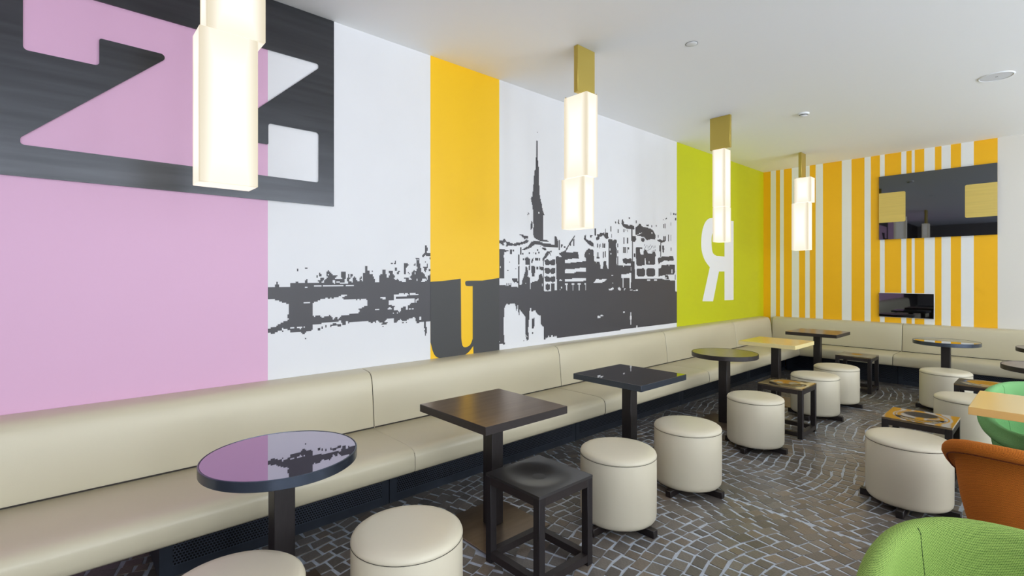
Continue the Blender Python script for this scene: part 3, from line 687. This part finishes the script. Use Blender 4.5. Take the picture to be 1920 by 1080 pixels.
def cube_stool(loc, label):
    t = thing('cube_stool', label, 'stool', (loc[0], loc[1], 0), group='dark wooden cube stools with dished seats')
    vs, fs = dished(.41, .466, .4805); link('seat', mesh('seat', vs, fs), t, DISH, smooth=True, angle=35)
    a, l = .205, .042
    bm = bmesh.new()
    for s in (-1, 1):
        add_box(bm, -a+l, s*a if s < 0 else a-l, .425, a-l, s*a+l if s < 0 else a, .4655); add_box(bm, s*a if s < 0 else a-l, -a+l, .425, s*a+l if s < 0 else a, a-l, .4655)
    link('apron', fromb('apron', bm), t, WENGE_H)
    for sx in (-1, 1):
        for sy in (-1, 1):
            x0 = -a if sx < 0 else a-l; y0 = -a if sy < 0 else a-l
            box('leg', x0, y0, 0, x0+l, y0+l, .4658, WENGE, t, .0015, 1)
    for s in (-1, 1):
        y0 = -a+.001 if s < 0 else a-l+.001
        box('foot_rail', -a+l, y0, .022, a-l, y0+l-.002, .062, WENGE_H, t)
        box('foot_rail', y0, -a+l, .022, y0+l-.002, a-l, .062, WENGE_H, t)
    return t
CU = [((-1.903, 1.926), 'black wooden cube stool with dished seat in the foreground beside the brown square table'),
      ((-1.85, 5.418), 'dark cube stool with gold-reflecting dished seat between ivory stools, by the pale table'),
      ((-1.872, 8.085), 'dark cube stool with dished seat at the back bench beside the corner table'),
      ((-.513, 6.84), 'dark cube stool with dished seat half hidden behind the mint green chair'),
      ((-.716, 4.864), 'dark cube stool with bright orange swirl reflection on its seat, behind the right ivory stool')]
c0 = cube_stool(*CU[0])
for xy, lab in CU[1:]:
    r = dup(c0, (xy[0], xy[1], 0), lab)
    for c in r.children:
        if c.name.startswith('seat'): c.material_slots[0].link = 'OBJECT'; c.material_slots[0].material = DISHGLOSS   # the other seats are polished

# ================================================================== UPHOLSTERED BUCKET CHAIRS
def bucket_chair(loc, rz, label, m, thread, seams=True):
    """front of the chair faces local -y; the back rises at +y"""
    t = thing('bucket_chair', label, 'chair', (loc[0], loc[1], 0), rz, group='upholstered bucket chairs at the right')
    NS = 96
    def H(a):   # rim height by direction, a = 0 at the back
        c = math.cos(a); s = (c+1)/2; return .52+.26*(s*s*(3-2*s))
    def RX(a):  # rim outline (super-ellipse)
        c, s = abs(math.cos(a)), abs(math.sin(a)); p = 2.5
        ry = .40 if math.cos(a) > 0 else .38
        return 1/((c/ry)**p+(s/.425)**p)**(1/p)
    prof_n = None; vs, fs, uvs = [], [], []
    rings = []
    for k in range(NS):
        a = 2*PI*k/NS; Rr, h = RX(a), H(a); rb = .275*Rr/.40
        P = [(0, .215), (rb*.8, .215), (rb, .225), (rb+.012, .24)]
        L = .032+.030*((1-math.cos(a))/2)**1.5          # the roll is slim at the back, full at the front
        cr, cz = Rr-L, h-L
        for q in (.25, .5, .75, 1): P.append((rb+.012+(cr-.35*L-rb-.012)*q+.014*math.sin(PI*q), .24+(cz-.93*L-.24)*q))
        for dg_ in (-65, -38, -10, 18, 46, 74, 102, 130, 160): P.append((cr+L*math.cos(math.radians(dg_)), cz+L*math.sin(math.radians(dg_))))
        ri = rb+.02
        hs = .39; r0, z0 = P[-1]; depth = z0-hs
        for q in (.2, .4, .6, .8, .92): P.append((r0-(r0-ri)*(q**1.25), z0-depth*q))
        P += [(ri-.02, hs+.008), (ri-.06, hs+.004), (ri*.5, hs+.008), (0, hs+.012)]
        rings.append([(r*math.sin(a), r*math.cos(a), z) for r, z in P])
    n = len(rings[0])
    for rg in rings:
        vs += rg
    # arc-length texture coordinates
    lens = []
    for rg in rings:
        L = [0]
        for i in range(1, n): L.append(L[-1]+(Vector(rg[i])-Vector(rg[i-1])).length)
        lens.append(L)
    fuv = []
    for k in range(NS):
        k2 = (k+1) % NS
        for i in range(n-1):
            fs.append((k*n+i, k2*n+i, k2*n+i+1, k*n+i+1))
            u0, u1 = k*.026, (k+1)*.026
            fuv.append(((u0, lens[k][i]), (u1, lens[k2][i]), (u1, lens[k2][i+1]), (u0, lens[k][i+1])))
    me = mesh('shell', vs, fs); uv = me.uv_layers.new(name='weave')
    for p, q in zip(me.polygons, fuv):
        for li, c in zip(p.loop_indices, q): uv.data[li].uv = c
    link('shell', me, t, m, smooth=True)
    if seams:
        for kk in (int(NS*.15), NS-int(NS*.15)):
            rg = rings[kk]; pts = [Vector(p)+Vector((0, 0, .0008)) for p in rg[15:23]]
            seam_or_shade_tube(t, pts, .0013, 'seam', thread)
        # welt under the rolled lip, all round
        pts = [Vector(rings[k][8]) for k in list(range(NS))+[0]]
        seam_or_shade_tube(t, pts, .004, 'welt', thread)
    for sx in (-1, 1):
        for sy in (-1, 1):
            bm = bmesh.new(); top, bot = Vector((sx*.13, sy*.13, .25)), Vector((sx*.235, sy*.235, 0))
            d = top-bot; r = bmesh.ops.create_cone(bm, cap_ends=True, segments=12, radius1=.009, radius2=.014, depth=d.length)
            mtx = Matrix.Translation((top+bot)/2) @ d.to_track_quat('Z', 'Y').to_matrix().to_4x4(); bmesh.ops.transform(bm, matrix=mtx, verts=bm.verts)
            link('leg', fromb('leg', bm), t, BLACK, smooth=True, angle=40)
    return t
bucket_chair((0, 1.80), 0, 'bright green woven bucket chair in the right foreground, cut by the bottom edge', LIMEFAB, mat('olive_thread', srgb(66, 92, 40), .9))
bucket_chair((.0, 3.52), PI, 'orange woven bucket chair at the right edge, its back to the camera', ORANGEFAB, mat('rust_thread', srgb(112, 50, 14), .9))
bucket_chair((.02, 4.93), 0, 'mint green woven bucket chair behind the pale maple table at the right edge', MINTFAB, mat('green_thread', srgb(70, 130, 70), .9))

# ================================================================== PAVING
def vis_project(x, y):
    fx, fy = -math.sin(YAW), math.cos(YAW); rx, ry = math.cos(YAW), math.sin(YAW)
    wv = fx*x+fy*y
    if wv < .3: return None
    return 960+F_PX*(rx*x+ry*y)/wv, HORIZON+F_PX*EYE/wv, wv
stones = []
rng = random.Random(3)
LANE = 1.74; Y0 = 3.49
for lane in range(-4, 4):
    yc = Y0+lane*LANE+LANE/2; bow = -1 if lane % 2 else 1
    bx = XL-.4
    xrow = bx
    while xrow < 3.2:
        pitch = rng.uniform(.068, .088)
        # walk along the arc
        s = -LANE/2
        off = rng.uniform(0, .05); first = True
        nodes = [s]
        while s < LANE/2-.05:
            s += rng.uniform(.07, .125) if not first else rng.uniform(.04, .12); first = False
            nodes.append(min(s, LANE/2))
        if LANE/2-nodes[-1] > .001: nodes.append(LANE/2)
        def cx(v): return bow*.26*(1-(2*v/LANE)**2)
        for a, b in zip(nodes, nodes[1:]):
            if b-a < .03: continue
            g = .0062
            j = lambda k: rng.uniform(-k, k)
            sk = j(.012)
            def pt(v, o):
                X, Y = xrow+o+cx(v), yc+v
                return (X+.010*math.sin(7.1*Y+2.3*X)+.008*math.sin(13*Y-5*X+1)+.004*math.sin(31*Y+9*X), Y+.006*math.sin(11*X+4*Y))
            x1, x2 = g+j(.0045), pitch-g+j(.0045)
            # joints across follow the arc normal
            nrm = lambda v: bow*.26*8*v/LANE**2 * (1)
            q = [pt(a+g+abs(j(.006)), x1+j(.004)), pt(b-g-abs(j(.006)), x1+j(.004)), pt(b-g-.001+j(.007), x2+j(.004)), pt(a+g+.001+j(.007), x2+j(.004))]
            sh0, sh1 = -nrm(a)*-pitch*.6, -nrm(b)*-pitch*.6
            q[2] = (q[2][0], min(q[2][1]+sh1, yc+LANE/2-.004)); q[3] = (q[3][0], max(q[3][1]+sh0, yc-LANE/2+.004))
            mx = sum(p[0] for p in q)/4; my = sum(p[1] for p in q)/4
            if mx < XL+.02 or mx > 3.1 or my < YF+.05 or my > YB-.05: continue
            stones.append((q, mx, my))
        xrow += pitch
def stone_geo(q, c, vs, fs):
    n = len(vs); b = .0022
    cxm = sum(p[0] for p in q)/4; cym = sum(p[1] for p in q)/4
    hz = .0005+rng.uniform(-.0006, .0008)
    def ins(p, d):
        dx, dy = cxm-p[0], cym-p[1]; L = math.hypot(dx, dy) or 1
        return (p[0]+dx/L*d-c[0], p[1]+dy/L*d-c[1])
    for d, z in ((0, -.006), (0, hz-.0014), (b, hz)):
        for p in q: x, y = ins(p, d); vs.append((x, y, z))
    for r in (0, 4):
        for i in range(4): j = (i+1) % 4; fs.append((n+r+i, n+r+j, n+r+4+j, n+r+4+i))
    fs.append((n+8, n+9, n+10, n+11))
def toned(name, vs, fs, tones):
    me = mesh(name, vs, fs); ca = me.color_attributes.new('tone', 'FLOAT_COLOR', 'CORNER')
    per = 9; li = 0
    for fi, p in enumerate(me.polygons):
        c = tones[fi//per]
        for l in p.loop_indices: ca.data[l].color = c
    return me
def tone():
    k = rng.uniform(.78, 1.25); r = rng.random()
    base = (.158, .138, .120) if r < .6 else ((.126, .110, .098) if r < .85 else (.182, .146, .114))
    return (base[0]*k, base[1]*k, base[2]*k, 1)
bpy.context.view_layer.update()
dg = bpy.context.evaluated_depsgraph_get()
cand = []
for i, (q, mx, my) in enumerate(stones):
    pr = vis_project(mx, my)
    if pr and -5 < pr[0] < 1925 and pr[1] < 1085: cand.append((pr[2], i))
cand.sort(); chosen = set()
for _, i in cand:
    q, mx, my = stones[i]; d = Vector((mx, my, 0))-Vector((0, 0, EYE)); L = d.length
    hit, loc, *_r = SC.ray_cast(dg, Vector((0, 0, EYE)), d.normalized(), distance=L-.03)
    if hit: continue
    chosen.add(i)
    if len(chosen) >= 298: break
vs, fs, tn = [], [], []
for i, (q, mx, my) in enumerate(stones):
    if i in chosen:
        v1, f1 = [], []; stone_geo(q, (mx, my), v1, f1)
        o = link('paving_stone', toned('paving_stone', v1, f1, [tone()]), floor, STONE, loc=(mx, my, 0))
    else: stone_geo(q, (0, 0), vs, fs); tn.append(tone())
o = link('paving_field', toned('paving_field', vs, fs, tn), floor, STONE); o['kind'] = 'stuff'
print('stones', len(stones), 'chosen', len(chosen))
